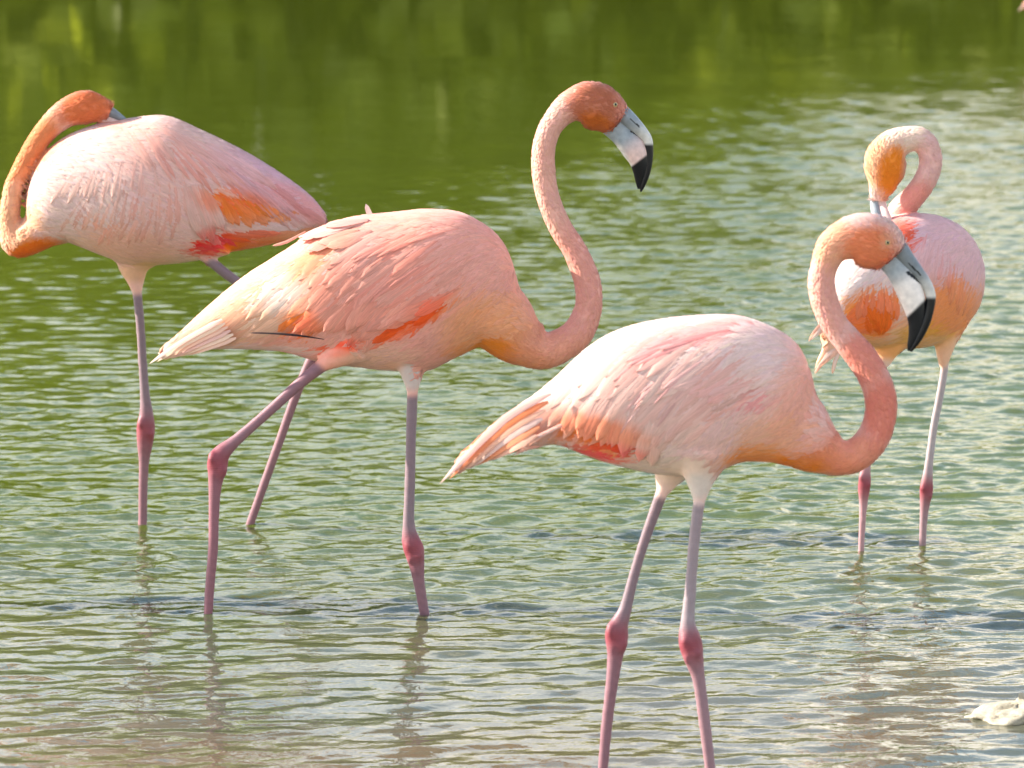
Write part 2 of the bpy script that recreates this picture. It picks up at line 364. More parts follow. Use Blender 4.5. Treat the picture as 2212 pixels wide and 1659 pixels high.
    def color(s, p, body=True):
        x, y = ZPX(p); col = np.tile(s.base, (len(p), 1)).astype(float)
        nz = vnoise(p, 24) * .5 + vnoise(p + 3, 70) * .3; nz2 = vnoise(p + 7, 14)
        col = col * (1 + .05 * nz2[:, None] * np.array([0, 1, 1.1]))
        for (bx, by, rx, ry, ang, c, st) in s.blobs:
            a = math.radians(ang); dx, dy = x - bx, y - by
            u = (dx * math.cos(a) + dy * math.sin(a)) / rx; v = (-dx * math.sin(a) + dy * math.cos(a)) / ry
            d = np.sqrt(u * u + v * v) + nz * .13
            k = np.clip((1.28 - d) / .72, 0, 1); k = (k * k * (3 - 2 * k) * st)[:, None]
            col = col * (1 - k) + np.array(c) * k
        lum = col @ np.array([.3, .6, .1]); col = lum[:, None] + (col - lum[:, None]) * 1.38
        return np.clip(col * np.array([.88, .79, .75]), .01, .92)
    def finish(s):
        root = bpy.data.objects.new(s.name, None); C.objects.link(root); s.root = root
        root.location = (0, 0, 0); root['label'] = s.label; root['category'] = 'flamingo'; root['group'] = 'flamingos wading in the lagoon'
        V = []; F = []
        for v, f in s.parts:
            k = len(V); V += list(v); F += [tuple(i + k for i in q) for q in f]
        me = mesh_np('flamingo_body', V, F)
        tmp = bpy.data.objects.new('tmp', me); C.objects.link(tmp)
        r = tmp.modifiers.new('r', 'REMESH'); r.mode = 'VOXEL'; r.voxel_size = .0032
        sm = tmp.modifiers.new('s', 'SMOOTH'); sm.factor = .5; sm.iterations = 7
        dg = bpy.context.evaluated_depsgraph_get(); m2 = bpy.data.meshes.new_from_object(tmp.evaluated_get(dg))
        bpy.data.objects.remove(tmp); bpy.data.meshes.remove(me); m2.name = 'flamingo_body'
        n = len(m2.vertices); co = np.zeros(n * 3, np.float32); m2.vertices.foreach_get('co', co); co = co.reshape(-1, 3).astype(float)
        nd = s.nodes; pos = np.array([q[0] for q in nd]); rad = np.array([q[1] for q in nd]); kind = np.array([q[3] for q in nd])
        ncol = np.array([q[4] if q[4] is not None else [0, 0, 0] for q in nd]); has = np.array([q[4] is not None for q in nd]); flow = np.array([q[2] for q in nd]); tt = np.array([q[5] for q in nd])
        s.near = lambda p: np.concatenate([np.argmin(np.linalg.norm(p[i:i + 4000, None] - pos[None], axis=2) / (rad[None] + .004) , axis=1) for i in range(0, len(p), 4000)])
        j = s.near(co); cb = s.color(co)
        col = np.where((kind[j] == 2)[:, None], ncol[j], cb)
        lg = kind[j] == 2; gk = (.5 + .5 * vnoise(co, 160))[:, None]; col = np.where(lg[:, None], col * (.6 + .62 * gk), col)
        # soften borders between leg skin and down by averaging over edges
        e = np.zeros(len(m2.edges) * 2, np.int32); m2.edges.foreach_get('vertices', e); e = e.reshape(-1, 2)
        for _ in range(4):
            acc = col.copy(); cnt = np.ones(n)
            np.add.at(acc, e[:, 0], col[e[:, 1]]); np.add.at(acc, e[:, 1], col[e[:, 0]]); np.add.at(cnt, e.ravel(), 1); col = acc / cnt[:, None]
        la = m2.attributes.new('leg', 'FLOAT', 'POINT'); la.data.foreach_set('value', (kind[j] == 2).astype(np.float32))
        a = m2.color_attributes.new('Col', 'FLOAT_COLOR', 'POINT'); a.data.foreach_set('color', np.hstack([np.clip(col, 0, 1), np.ones((n, 1))]).astype(np.float32).ravel())
        m2.polygons.foreach_set('use_smooth', [True] * len(m2.polygons)); m2.materials.clear(); m2.update()
        s.body_ob = link('flamingo_body', m2, M_skin, root)
        s.bvh = BVHTree.FromPolygons([Vector(c) for c in co], [tuple(p.vertices) for p in m2.polygons])
        s.co = co; s.kind = kind; s.flow = flow; s.tt = tt
        nm = np.zeros(n * 3, np.float32); m2.vertices.foreach_get('normal', nm); s.no = nm.reshape(-1, 3).astype(float); s.j = j
        me_n = m2
    # --- feathers
    def flow_at(s, p, nrm, j):
        f = s.flow[j].copy()
        if s.kind[j] == 0:
            t = s.tt[j]; k = 1.0 * max(0, min(1, (t - .18) / .3)) * (1 - abs(nrm[2])) 
            f = f + np.array([0, 0, -k * s.drop])
        f = f - nrm * (f @ nrm); return f / max(np.linalg.norm(f), 1e-6)
    drop = .9
    def feather_path(s, p, d, L, lift, steps):
        pts = []; q = Vector(p); dd = Vector(d)
        for i in range(steps + 1):
            loc, nn, _, _ = s.bvh.find_nearest(q); t = i / steps
            pts.append((np.array(loc + nn * (lift * (.25 + .75 * t ** 1.5))), np.array(nn)))
            dd = (dd - nn * dd.dot(nn)); 
            if dd.length < 1e-5: break
            dd.normalize(); q = loc + dd * (L / steps)
        return pts
    def feather_mesh(s, pts, W, tip=.45, curl=.0, free=0.0, d0=None):
        """lens-shaped vane over a path; returns verts, faces, uvs"""
        V = []; U = []; F = []; n = len(pts); fq = random.random() * 9
        for i, (p, nn) in enumerate(pts):
            t = i / (n - 1)
            a, b = pts[max(i - 1, 0)][0], pts[min(i + 1, n - 1)][0]; tg = b - a; tg = tg / max(np.linalg.norm(tg), 1e-9)
            sd = np.cross(tg, nn); sd /= max(np.linalg.norm(sd), 1e-9)
            wv = W * (.35 + .65 * math.sin(min(1, t / (1 - tip) ) * math.pi / 2)) * math.sqrt(max(0, 1 - max(0, (t - (1 - tip)) / tip) ** 2.2))
            wv = max(wv, W * .03)
            V += [p - sd * wv - nn * W * .16, p + nn * W * .06, p + sd * wv - nn * W * .16]
            U += [(fq + 0, fq + t * 2), (fq + .5, fq + t * 2), (fq + 1, fq + t * 2)]
        for i in range(n - 1):
            k = i * 3; F += [(k, k + 1, k + 4, k + 3), (k + 1, k + 2, k + 5, k + 4)]
        return V, F, U
    def down(s, count, size=(.028, .052), neck=(.007, .013)):
        """small contour feathers, far too many to count: one part"""
        kd = s.kind[s.j]; ok = np.where((kd < 2) & (s.co[:, 2] > .05))[0]
        wgt = np.where(kd[ok] == 1, 2.6, 1.0); wgt /= wgt.sum()
        pick = rng.choice(ok, count, p=wgt)
        V = []; F = []; U = []; K = []
        cols = s.color(s.co[pick] )
        for c, i in zip(cols, pick):
            p, nn, j = s.co[i], s.no[i], s.j[i]; isn = s.kind[j] == 1
            if s.kind[j] == 3: L = random.uniform(.008, .013); W = L * .2; lift = .0003
            elif isn: L = random.uniform(*neck); W = L * .30; lift = .0011
            else: L = random.uniform(*size); W = L * random.uniform(.13, .22); lift = random.uniform(.0005, .0017)
            d = s.flow_at(p, nn, j); a = random.gauss(0, .16)
            d = d * math.cos(a) + np.cross(nn, d) * math.sin(a)
            if isn or s.kind[j] == 3: pts = [(p + d * L * t + nn * (lift * t + .0003), nn) for t in (0, .5, 1)]
            else: pts = s.feather_path(p, d, L, lift, 3)
            if len(pts) < 3: continue
            v, f, u = s.feather_mesh(pts, W, .5); k = len(V); V += v; U += u; F += [tuple(z + k for z in q) for q in f]
            g = 1 + random.gauss(0, .012 if isn else .03); cj = np.clip(c * g * np.array([1, 1 + random.gauss(0, .02), 1 + random.gauss(0, .03)]), 0, .95)
            for z in range(len(v) // 3):
                tz = z / (len(v) // 3 - 1); cc = cj * (1 - .10 * tz) + np.array([.88, .74, .70]) * .10 * tz if not isn else cj
                K += [cc] * 3
        link('plumage', mesh_np('plumage', V, F, np.array(K), U), M_feather, s.root, kind='stuff')
    def surf(s, x, y):
        o = Vector(CAMP); d = Vector(P(x, y, s.Y)) - o; d.normalize(); h = s.bvh.ray_cast(o, d); return h if h[0] is not None else None
    def wing(s, rows, name='wing_feather', mix=.3):
        """rows: (x0,y0, x1,y1, count, length, width, angle0, angle1, tint, lift): roots along a line, feathers pointing at picture angle"""
        for (x0, y0, x1, y1, cnt, L, W, a0, a1, tint, lift) in rows:
            if name == 'wing_feather': cnt = int(cnt * 1.25); W *= 1.1; lift *= .6
            for i in range(cnt):
                t = (i + .5) / cnt; x = x0 + (x1 - x0) * t + random.gauss(0, 3); y = y0 + (y1 - y0) * t + random.gauss(0, 3)
                h = s.surf(x, y)
                if h is None: continue
                a = math.radians(a0 + (a1 - a0) * t + random.gauss(0, 4)); l = L * random.uniform(.85, 1.15) / s.sc; wd = W * random.uniform(.85, 1.15) / s.sc
                d = RIGHT * math.cos(a) - np.array([0, 0, 1.]) * math.sin(a)
                pts = s.feather_path(np.array(h[0]), d, l, lift * random.uniform(.7, 1.4), 6)
                s.one(name, pts, wd, tint, mix)
    def one(s, name, pts, wd, tint, mix=.3, tip=.4):
        if len(pts) < 4: return
        v, f, u = s.feather_mesh(pts, wd, tip)
        mid = np.array([q[0] for q in pts]); c = s.color(mid)
        g = 1 + random.gauss(0, .05); pk = random.uniform(.90, 1.03)
        K = []
        for z in range(len(pts)):
            cc = c[z] if tint is None else c[z] * (1 - mix) + np.array(tint) * mix
            cc = np.clip(cc * g * np.array([1, pk, pk * .99]) * np.array([.94, .85, .80]), 0, .93)
            K += [cc, cc * np.array([1, .94, .93]), cc]
        link(name, mesh_np(name, v, f, np.array(K), u), M_feather, s.root)
    def free_feather(s, path, wd, tint, name='wing_feather', mix=1.0, tip=.5, dY=-.0):
        """feather along an explicit free path of (x, y, dY)"""
        q = catmull(np.array([[*P(x, y, s.Y + d)] for x, y, d in path]), 3)
        nn = np.array([0, -.95, .3]); s.one(name, [(p, nn / np.linalg.norm(nn)) for p in q], wd / s.sc, tint, mix, tip)
    def bill(s, name, pts, colf, wr=.75):
        rows = catmull([[*P(q[0], q[1], s.Y + (q[3] if len(q) > 3 else 0)), q[2] / s.sc, q[2] / s.sc * wr] for q in pts], 16)
        V, F = sweep(rows, 48); Vn = np.array(V); x, y = ZPX(Vn)
        n = len(rows); t = np.repeat(np.linspace(0, 1, n), 48); K = np.array([colf(a, b, c_) for a, b, c_ in zip(x, y, t)])
        link(name, mesh_np(name, V, F, K), M_bill, s.root)
    def eye(s, x, y, r, dY=-.03):
        h = s.surf(x, y)
        if h is None: return
        c = np.array(h[0]); nn = np.array(h[1]); R = r / s.sc
        def ball(name, c, R, mat, parent, sq=1.0):
            V = []; F = []; a_, b_ = 10, 14
            for i in range(a_ + 1):
                th = math.pi * i / a_
                for k in range(b_): V.append(c + np.array([R * math.sin(th) * math.cos(2 * math.pi * k / b_), R * math.sin(th) * math.sin(2 * math.pi * k / b_), R * math.cos(th)]))
            for i in range(a_):
                for k in range(b_): F.append((i * b_ + k, i * b_ + (k + 1) % b_, (i + 1) * b_ + (k + 1) % b_, (i + 1) * b_ + k))
            return link(name, mesh_np(name, V, F), mat, parent)
        e = ball('eye', c - nn * R * .45, R, M_iris, s.root); ball('pupil', c + nn * R * .2, R * .48, M_pupil, e)

WHITE = (.86, .70, .66); PINK = (.84, .47, .40); SALM = (.80, .36, .25); ORG = (.86, .24, .05); RED = (.78, .07, .03); CREAM = (.88, .76, .62); PALE = (.85, .60, .54)
MAUVE = (.235, .155, .17)
BLACK = np.array([.005, .005, .006])
GREYB = np.array([.25, .275, .29]); BPINK = np.array([.72, .50, .44])

# ================================================================== A: back left, preening
A = Bird('flamingo', waterY(1135), 'flamingo at far left resting its folded neck and head on its own back', PALE)
A.blobs = [(420, 470, 330, 140, 5, (.85, .62, .58), 1), (140, 400, 130, 120, 0, WHITE, 1), (120, 300, 160, 40, -50, WHITE, .6), (600, 400, 170, 60, 30, (.74, .50, .56), .9),  # sunlit white on the left and violet shade on the back put into colour
           (30, 470, 45, 90, 0, (.84, .52, .36), .9), (70, 320, 110, 42, -55, (.78, .36, .22), 1), (190, 232, 70, 48, 0, (.66, .25, .15), 1), (60, 548, 75, 28, -18, ORG, .9),
           (250, 520, 110, 45, 15, (.82, .50, .38), .7), (640, 432, 95, 20, 34, (.78, .42, .42), .8), (548, 532, 105, 22, -2, (.86, .27, .12), 1), (440, 524, 72, 24, -14, RED, 1), (505, 438, 88, 32, 12, ORG, 1), (600, 486, 85, 13, 3, (.80, .64, .66), .9), (300, 585, 60, 26, 0, (.74, .50, .36), .8)]
A.body([(703, 462, 484), (672, 425, 497), (625, 388, 516), (560, 346, 532), (500, 313, 543), (430, 280, 560), (360, 252, 570), (290, 256, 574), (220, 268, 550), (150, 292, 524), (104, 326, 518), (74, 372, 505), (58, 420, 480)])
A.tube([(150, 470, 52), (100, 490, 44), (62, 512, 38), (36, 518, 35), (22, 486, 24), (23, 445, 21), (31, 405, 21), (48, 366, 21), (72, 322, 22), (103, 279, 24), (143, 245, 30), (185, 232, 36), (217, 236, 28), (238, 244, 19)], 1,
       [1.2, 1.1, 1.0, .9, .9, 1, 1, 1, .95, .9, .8, .72, .72, .75])
A.tube([(300, 540, 60), (290, 575, 36), (293, 605, 20), (296, 630, 11)], 3, .9, 1, 4)
A.tube([(470, 520, 40, -.03), (445, 548, 20, -.03), (455, 560, 11, -.03)], 3, .9, 1, 4)
A.leg([(293, 600, 10.5), (297, 640, 10.5), (303, 700, 10), (308, 780, 10), (313, 850, 11), (316, 890, 15), (315, 925, 20.5), (313, 962, 17), (311, 1000, 11.5), (309, 1060, 10.5), (308, 1130, 10)], MAUVE)
A.leg([(435, 545, 12, -.03), (480, 585, 11.5, -.03), (540, 628, 10.5, -.02), (610, 678, 10.5, 0), (668, 718, 13, .01), (690, 740, 19, .02), (684, 762, 16, .02), (664, 795, 11.5, .02), (636, 863, 10.5, .02), (605, 950, 10, .02), (573, 1039, 10, .02), (538, 1138, 9.5, .02)], MAUVE, end=-.04)
A.finish()
A.drop = .8; A.down(9000 + 2500)
VI = (.76, .56, .60)  # violet of the shaded back, put into the feather tint
A.wing([(330, 268, 470, 318, 9, 150, 13, 52, 32, WHITE, .004), (250, 278, 340, 272, 6, 120, 13, 75, 55, PALE, .004), (150, 370, 330, 330, 16, 80, 9, 125, 85, WHITE, .003),
        (380, 300, 560, 390, 12, 150, 13, 45, 36, VI, .004), (430, 330, 560, 420, 9, 150, 12, 42, 34, VI, .004), (480, 350, 620, 430, 9, 130, 11, 40, 34, (.74, .42, .46), .004),
        (170, 430, 400, 380, 18, 90, 10, 128, 80, PALE, .003), (240, 470, 400, 440, 12, 80, 10, 130, 100, PALE, .003), (390, 370, 430, 480, 5, 90, 13, 80, 50, WHITE, .004)])
A.wing([(392, 400, 440, 400, 7, 120, 13, 74, 62, (.84, .74, .72), .010)])
A.wing([(300, 290, 450, 330, 10, 120, 4.5, 62, 44, (.82, .44, .38), .006), (460, 340, 600, 420, 8, 110, 4, 42, 34, (.74, .48, .52), .005)], mix=.6)
A.wing([(560, 380, 640, 470, 6, 110, 9, 36, 22, (.75, .42, .44), .004)], 'tail_feather')
for k in range(5):
    A.free_feather([(560 + k * 8, 400 + k * 18, -.03), (630 + k * 4, 440 + k * 10, -.02), (706 - k * 4, 476 + k * 5, .0)], 9, (.74, .40, .40) if k < 3 else (.80, .62, .60), 'tail_feather')
A.wing([(470, 425, 560, 415, 7, 75, 9, 62, 40, (.90, .27, .05), .006), (500, 432, 600, 440, 6, 70, 9, 45, 22, (.88, .32, .10), .005)], mix=.75)
A.wing([(455, 500, 520, 515, 6, 85, 9, 20, 5, (.86, .13, .04), .005), (520, 520, 600, 522, 6, 90, 8, 5, -5, (.88, .34, .16), .005)], mix=.7)
A.bill('upper_bill', [(226, 238, 15), (242, 245, 12), (258, 253, 8), (274, 262, 4)], lambda x, y, t: GREYB * .75, .9)
A.bill('lower_bill', [(224, 252, 12), (240, 260, 10), (256, 266, 7), (272, 270, 4)], lambda x, y, t: BPINK * .9, .9)


# ================================================================== B: middle, head up
B = Bird('flamingo', waterY(1316), 'flamingo in the middle striding with its head held high on a tall S neck', PINK)
B.blobs = [(860, 600, 300, 170, 0, PINK, 1), (560, 650, 130, 80, -35, (.87, .62, .46), .9), (612, 628, 58, 38, -40, (.93, .90, .88), 1), (400, 730, 110, 30, -30, (.86, .62, .46), .8), (335, 780, 40, 14, -40, WHITE, 1),  # near-white tail patch is sunlight put into the plumage colour
           (700, 545, 110, 22, -38, (.86, .40, .24), .8), (780, 540, 60, 30, -30, WHITE, .5), (650, 698, 45, 24, 10, ORG, 1), (905, 686, 115, 18, -29, (.88, .15, .03), .8), (740, 752, 56, 18, -5, (.84, .14, .06), 1),
           (600, 752, 150, 12, 3, WHITE, .7), (830, 770, 110, 30, -8, (.84, .56, .46), .9), (1070, 700, 110, 80, 30, (.84, .44, .26), .8), (1100, 766, 110, 28, 12, (.87, .36, .14), .9), (1190, 755, 90, 50, -10, (.80, .44, .34), .8),
           (1250, 600, 60, 130, 0, (.80, .46, .40), 1), (1180, 400, 60, 140, 0, (.82, .53, .46), 1), (1205, 260, 50, 50, 0, (.80, .54, .48), .9), (1290, 232, 62, 60, 20, (.46, .20, .14), 1), (1300, 275, 54, 26, 30, (.50, .17, .07), .8), (890, 815, 40, 34, 0, (.66, .60, .58), 1)]  # brown head patches darkened to carry the shade on the head
B.body([(345, 762, 772), (362, 744, 766), (400, 708, 757), (475, 640, 753), (541, 589, 753), (616, 542, 759), (691, 495, 781), (760, 470, 790), (850, 460, 800), (920, 453, 800), (990, 459, 768), (1040, 482, 748), (1080, 516, 752, 0, .95), (1104, 560, 752, 0, .8), (1120, 620, 735, 0, .6)])
B.tube([(1030, 650, 85), (1080, 690, 75), (1115, 725, 62), (1145, 745, 50), (1172, 756, 41), (1206, 749, 36), (1248, 718, 33), (1270, 668, 29), (1271, 625, 28), (1262, 588, 27), (1240, 538, 25), (1214, 497, 24), (1194, 455, 24), (1180, 410, 24), (1174, 365, 24.5), (1175, 320, 24), (1187, 280, 24), (1208, 250, 27), (1236, 229, 35), (1270, 224, 48), (1300, 236, 50), (1325, 252, 40), (1338, 262, 32)], 1,
       [1.1, 1.1, 1.1, 1.05, 1, 1, 1, 1, 1, 1, 1, 1, 1, 1, 1, 1, 1, .95, .85, .72, .68, .68, .7])
B.tube([(890, 740, 60, -.03), (888, 785, 33, -.03), (890, 815, 22, -.03), (891, 842, 13, -.03)], 3, .9, 1, 4)
B.tube([(760, 740, 50, -.05), (720, 772, 26, -.05), (695, 788, 15, -.05)], 3, .9, 1, 4)
B.leg([(890, 810, 12.5, -.03), (891, 842, 12.5, -.03), (888, 940, 11.5, -.03), (885, 1054, 12, -.03), (883, 1131, 13.5, -.03), (887, 1165, 20, -.03), (894, 1187, 22.5, -.03), (900, 1219, 17.5, -.03), (905, 1257, 13, -.03), (915, 1314, 11.5, -.03)], MAUVE)
B.leg([(722, 770, 16, -.05), (693, 791, 15, -.05), (651, 825, 13, -.05), (575, 894, 11.5, -.05), (510, 951, 13, -.05), (478, 980, 20, -.05), (470, 1002, 23, -.05), (467, 1028, 18, -.05), (464, 1060, 14, -.05), (462, 1112, 12, -.05), (460, 1188, 11.5, -.05), (454, 1257, 11, -.05), (450, 1318, 10.5, -.05)], (.27, .13, .15), end=-.06)
B.finish(); B.drop = 1.0; B.down(11000 + 2500)
B.wing([(1010, 520, 1040, 640, 6, 110, 12, 150, 150, PALE, .003), (930, 480, 1000, 620, 8, 150, 13, 138, 150, PINK, .004), (850, 478, 930, 600, 8, 150, 13, 132, 146, PALE, .005), (790, 492, 860, 640, 8, 130, 13, 128, 140, PINK, .005),
        (900, 640, 800, 690, 8, 90, 12, 140, 130, (.86, .48, .38), .005), (740, 500, 770, 640, 7, 140, 13, 128, 135, (.86, .46, .36), .005), (690, 530, 720, 670, 7, 130, 12, 138, 145, (.86, .42, .30), .005),
        (640, 560, 660, 690, 7, 140, 11, 140, 148, CREAM, .005), (560, 610, 590, 700, 6, 150, 10, 142, 155, (.87, .56, .42), .004), (800, 560, 860, 690, 7, 110, 12, 110, 130, PALE, .005)])
B.wing([(985, 642, 860, 708, 11, 75, 9, 152, 148, (.90, .12, .015), .005)], mix=.85)
B.wing([(700, 665, 640, 680, 5, 60, 10, 130, 150, (.90, .26, .04), .005)], mix=.8)
B.wing([(1000, 622, 880, 668, 9, 110, 12, 150, 150, PINK, .010), (820, 640, 700, 668, 9, 90, 11, 125, 140, (.86, .50, .40), .011)])
B.wing([(990, 490, 840, 515, 9, 120, 4.5, 152, 142, (.80, .34, .28), .006), (960, 560, 820, 590, 8, 110, 4, 146, 138, (.82, .40, .34), .006)], mix=.6)
B.wing([(480, 670, 520, 735, 5, 130, 9, 140, 165, CREAM, .004), (430, 700, 450, 735, 4, 110, 8, 142, 160, WHITE, .003)], 'tail_feather')
for k in range(4): B.free_feather([(700 - k * 22, 733 - k * 3, -.1 + k * .006), (635 - k * 18, 723 - k * 1, -.103 + k * .008), (575 - k * 12, 719 - k * 0, -.092 + k * .008)], 1.9, (.03, .015, .015), 'flight_feather')
B.wing([(725, 490, 800, 478, 7, 95, 13, 158, 166, (.86, .60, .56), .020), (735, 505, 800, 500, 6, 90, 13, 150, 158, (.84, .46, .40), .016)], mix=.6)
B.free_feather([(815, 486, .0), (800, 466, .0), (790, 440, .0)], 6, (.90, .82, .78))
B.free_feather([(660, 500, .0), (620, 522, .0), (588, 531, .0)], 3.5, (.86, .48, .38), 'tail_feather')
for k in range(6): B.free_feather([(480 + k * 6, 690 + k * 8, -.05), (400 + k * 8, 734 + k * 4, -.03), (322 + k * 16, 786 - k * 4, .0)], 6.0, [WHITE, CREAM, (.88, .66, .54)][k % 3], 'tail_feather', .8, .85)
def ss(a, b, x): x = min(1, max(0, (x - a) / (b - a))); return x * x * (3 - 2 * x)
def lerp(a, b, k): return np.array(a) * (1 - k) + np.array(b) * k
WARM = np.array([.80, .74, .66])
def bu(x, y, t):
    c = lerp(GREYB * .95, WARM * .8, ss(.2, .5, t))
    nost = abs((y - 262) - (x - 1368) * .95)                      # nostril slit
    if nost < 2.2 and 1361 < x < 1381: c = BLACK * 2
    return lerp(c, BLACK, ss(308, 316, y))
def bl(x, y, t):
    line = (y - 268) - (x - 1340) * .62
    c = lerp(GREYB * 1.1, BPINK, ss(.2, .5, t)); c = lerp(c, WARM, ss(6, -10, (x - 1336) - (y - 306) * .62) * ss(.12, .3, t))
    if -6 < line < 3 and t > .2: c = BLACK
    return lerp(c, BLACK, ss(-4, 3, y - (354 - (x - 1372) * .75)))
B.bill('lower_bill', [(1322, 270, 26), (1340, 288, 24), (1356, 306, 25), (1370, 324, 26), (1380, 345, 22), (1383, 368, 16.5), (1382, 390, 10), (1381, 408, 4)], bl, .62)
B.bill('upper_bill', [(1328, 238, 22), (1345, 248, 20), (1366, 266, 17), (1386, 285, 13), (1399, 304, 10.5), (1402, 335, 9), (1398, 368, 8), (1390, 396, 6), (1384, 414, 2)], bu, .95)
B.eye(1329, 226, 6.5)

# ================================================================== C: front right
Cc = Bird('flamingo', waterY(1705), 'nearest flamingo, right of centre, bill pointing down and legs running out of the frame', WHITE)
Cc.blobs = [(1480, 850, 330, 170, 0, WHITE, 1), (1620, 900, 140, 110, 0, PALE, .8), (1530, 716, 150, 20, -10, (.84, .42, .40), .8), (1420, 760, 130, 14, -38, (.84, .48, .46), .6), (1560, 850, 70, 90, 0, (.84, .64, .62), .6), (1650, 850, 60, 12, 0, (.80, .36, .36), .7),
            (1285, 932, 118, 38, 12, (.87, .30, .12), 1), (1335, 984, 85, 22, 6, (.84, .11, .05), 1), (1090, 924, 112, 18, -38, (.89, .28, .10), 1), (1030, 985, 90, 14, -40, WHITE, .7), (1150, 940, 60, 30, -30, WHITE, .5),
            (1460, 1010, 90, 50, 0, (.80, .68, .58), .8), (1720, 990, 140, 36, 8, (.90, .32, .07), .95), (1742, 890, 50, 120, 0, (.85, .46, .36), .8), (1690, 930, 70, 60, 0, (.85, .50, .34), .6), (1850, 980, 90, 60, 0, (.80, .38, .28), .9),
            (1905, 880, 50, 90, 0, (.76, .34, .28), 1), (1860, 770, 60, 70, 0, (.78, .38, .32), 1), (1785, 640, 60, 110, 0, (.84, .52, .46), 1), (1800, 520, 60, 60, 0, (.85, .50, .36), .9), (1885, 540, 62, 60, 20, (.80, .34, .22), 1), (1922, 527, 16, 20, 0, (.76, .46, .34), .6), (1510, 1050, 40, 30, 0, (.72, .70, .66), .8)]
Cc.body([(985, 996, 1018), (1003, 976, 1010), (1060, 922, 985), (1110, 884, 976), (1160, 850, 966), (1203, 814, 958), (1273, 750, 984), (1343, 712, 1006), (1437, 690, 1024), (1531, 682, 1024), (1601, 685, 996), (1671, 710, 998), (1718, 742, 1008, 0, .95), (1746, 792, 1000, 0, .8), (1761, 860, 970, 0, .6)])
Cc.tube([(1660, 880, 100), (1715, 925, 82), (1755, 958, 64), (1786, 977, 49), (1815, 988, 38), (1852, 980, 35), (1886, 944, 34), (1902, 895, 33), (1900, 850, 33), (1884, 808, 32), (1860, 770, 31.5), (1830, 734, 29), (1801, 697, 27.5), (1783, 655, 28), (1775, 612, 28), (1782, 572, 28), (1803, 533, 37), (1845, 514, 49), (1884, 522, 59), (1912, 540, 52), (1927, 555, 40)], 1,
        [.98, 1.0, 1.08, 1.05, 1, 1, 1, 1, 1, 1, 1, 1, 1, 1, 1, 1, .85, .72, .66, .66, .7])
Cc.tube([(1462, 970, 70, .03), (1446, 1020, 38, .03), (1438, 1045, 23, .03), (1431, 1063, 14, .03)], 3, .9, 1, 4)
Cc.tube([(1515, 970, 75, -.03), (1513, 1020, 42, -.03), (1512, 1050, 26, -.03), (1511, 1078, 14.5, -.03)], 3, .9, 1, 4)
Cc.leg([(1440, 1035, 14, .03), (1431, 1060, 14, .03), (1394, 1163, 12, .03), (1369, 1245, 12, .03), (1351, 1315, 14.5, .03), (1336, 1352, 22, .03), (1332, 1376, 26, .03), (1329, 1418, 18, .03), (1320, 1491, 14, .03), (1310, 1573, 13, .03), (1303, 1655, 12, .03), (1298, 1705, 12, .03)], MAUVE)
Cc.leg([(1512, 1050, 14, -.03), (1511, 1078, 13.5, -.03), (1500, 1163, 13, -.03), (1492, 1266, 13, -.03), (1486, 1340, 16, -.03), (1488, 1370, 23, -.03), (1493, 1396, 26, -.03), (1501, 1432, 20, -.03), (1510, 1470, 14.5, -.03), (1521, 1552, 13.5, -.03), (1533, 1651, 12.5, -.03), (1539, 1705, 12, -.03)], (.32, .24, .25))
Cc.finish(); Cc.drop = 1.1; Cc.down(12000 + 2500)
Cc.wing([(1600, 730, 1660, 850, 8, 130, 13, 140, 155, PALE, .004), (1520, 705, 1600, 820, 9, 170, 14, 132, 140, WHITE, .005), (1440, 705, 1520, 830, 9, 170, 14, 128, 132, WHITE, .005), (1370, 720, 1440, 850, 9, 160, 14, 128, 130, WHITE, .005),
         (1300, 750, 1370, 870, 8, 150, 13, 132, 130, WHITE, .005), (1240, 800, 1300, 890, 7, 140, 12, 136, 128, WHITE, .005), (1200, 840, 1240, 900, 5, 120, 11, 140, 125, (.87, .62, .54), .004), (1480, 850, 1580, 900, 8, 130, 14, 125, 150, WHITE, .006), (1400, 850, 1480, 900, 6, 110, 14, 115, 125, WHITE, .006), (1550, 790, 1640, 830, 6, 100, 13, 150, 160, (.82, .58, .60), .005),
         (1230, 930, 1370, 950, 9, 70, 12, 150, 165, (.87, .34, .15), .004)])
Cc.wing([(1235, 905, 1370, 925, 12, 62, 9, 140, 160, (.89, .30, .09), .005), (1290, 965, 1390, 965, 8, 60, 9, 165, 175, (.87, .12, .04), .005)], mix=.7)
Cc.wing([(1290, 850, 1420, 905, 12, 105, 12, 124, 104, WHITE, .012), (1240, 850, 1300, 880, 6, 90, 11, 132, 122, WHITE, .010)])
Cc.wing([(1610, 712, 1440, 735, 9, 140, 4.5, 158, 146, (.82, .36, .38), .006), (1560, 760, 1430, 790, 7, 130, 4, 140, 134, (.80, .50, .50), .006), (1500, 820, 1380, 850, 6, 110, 4, 132, 126, (.74, .52, .52), .006)], mix=.65)
Cc.wing([(1130, 890, 1180, 960, 6, 130, 9, 142, 150, (.88, .50, .36), .004), (1060, 940, 1090, 975, 4, 100, 8, 142, 146, WHITE, .003)], 'tail_feather')
for k in range(6): Cc.free_feather([(1190 - k * 6, 850 + k * 18, -.05), (1090 + k * 4, 905 + k * 12, -.04), (950 + k * 20, 1045 - k * 10, .0)], 9, [WHITE, (.88, .34, .16), (.88, .60, .46)][k % 3], 'tail_feather', .85, .62)
for k in range(8): Cc.free_feather([(1220 - k * 8, 915 + k * 4, -.045), (1175 - k * 8, 938 + k * 4, -.04), (1108 + k * 9, 985 - k * 3, -.02)], 4.5, [WHITE, (.87, .52, .42)][k % 2], 'tail_feather', .8, .8)
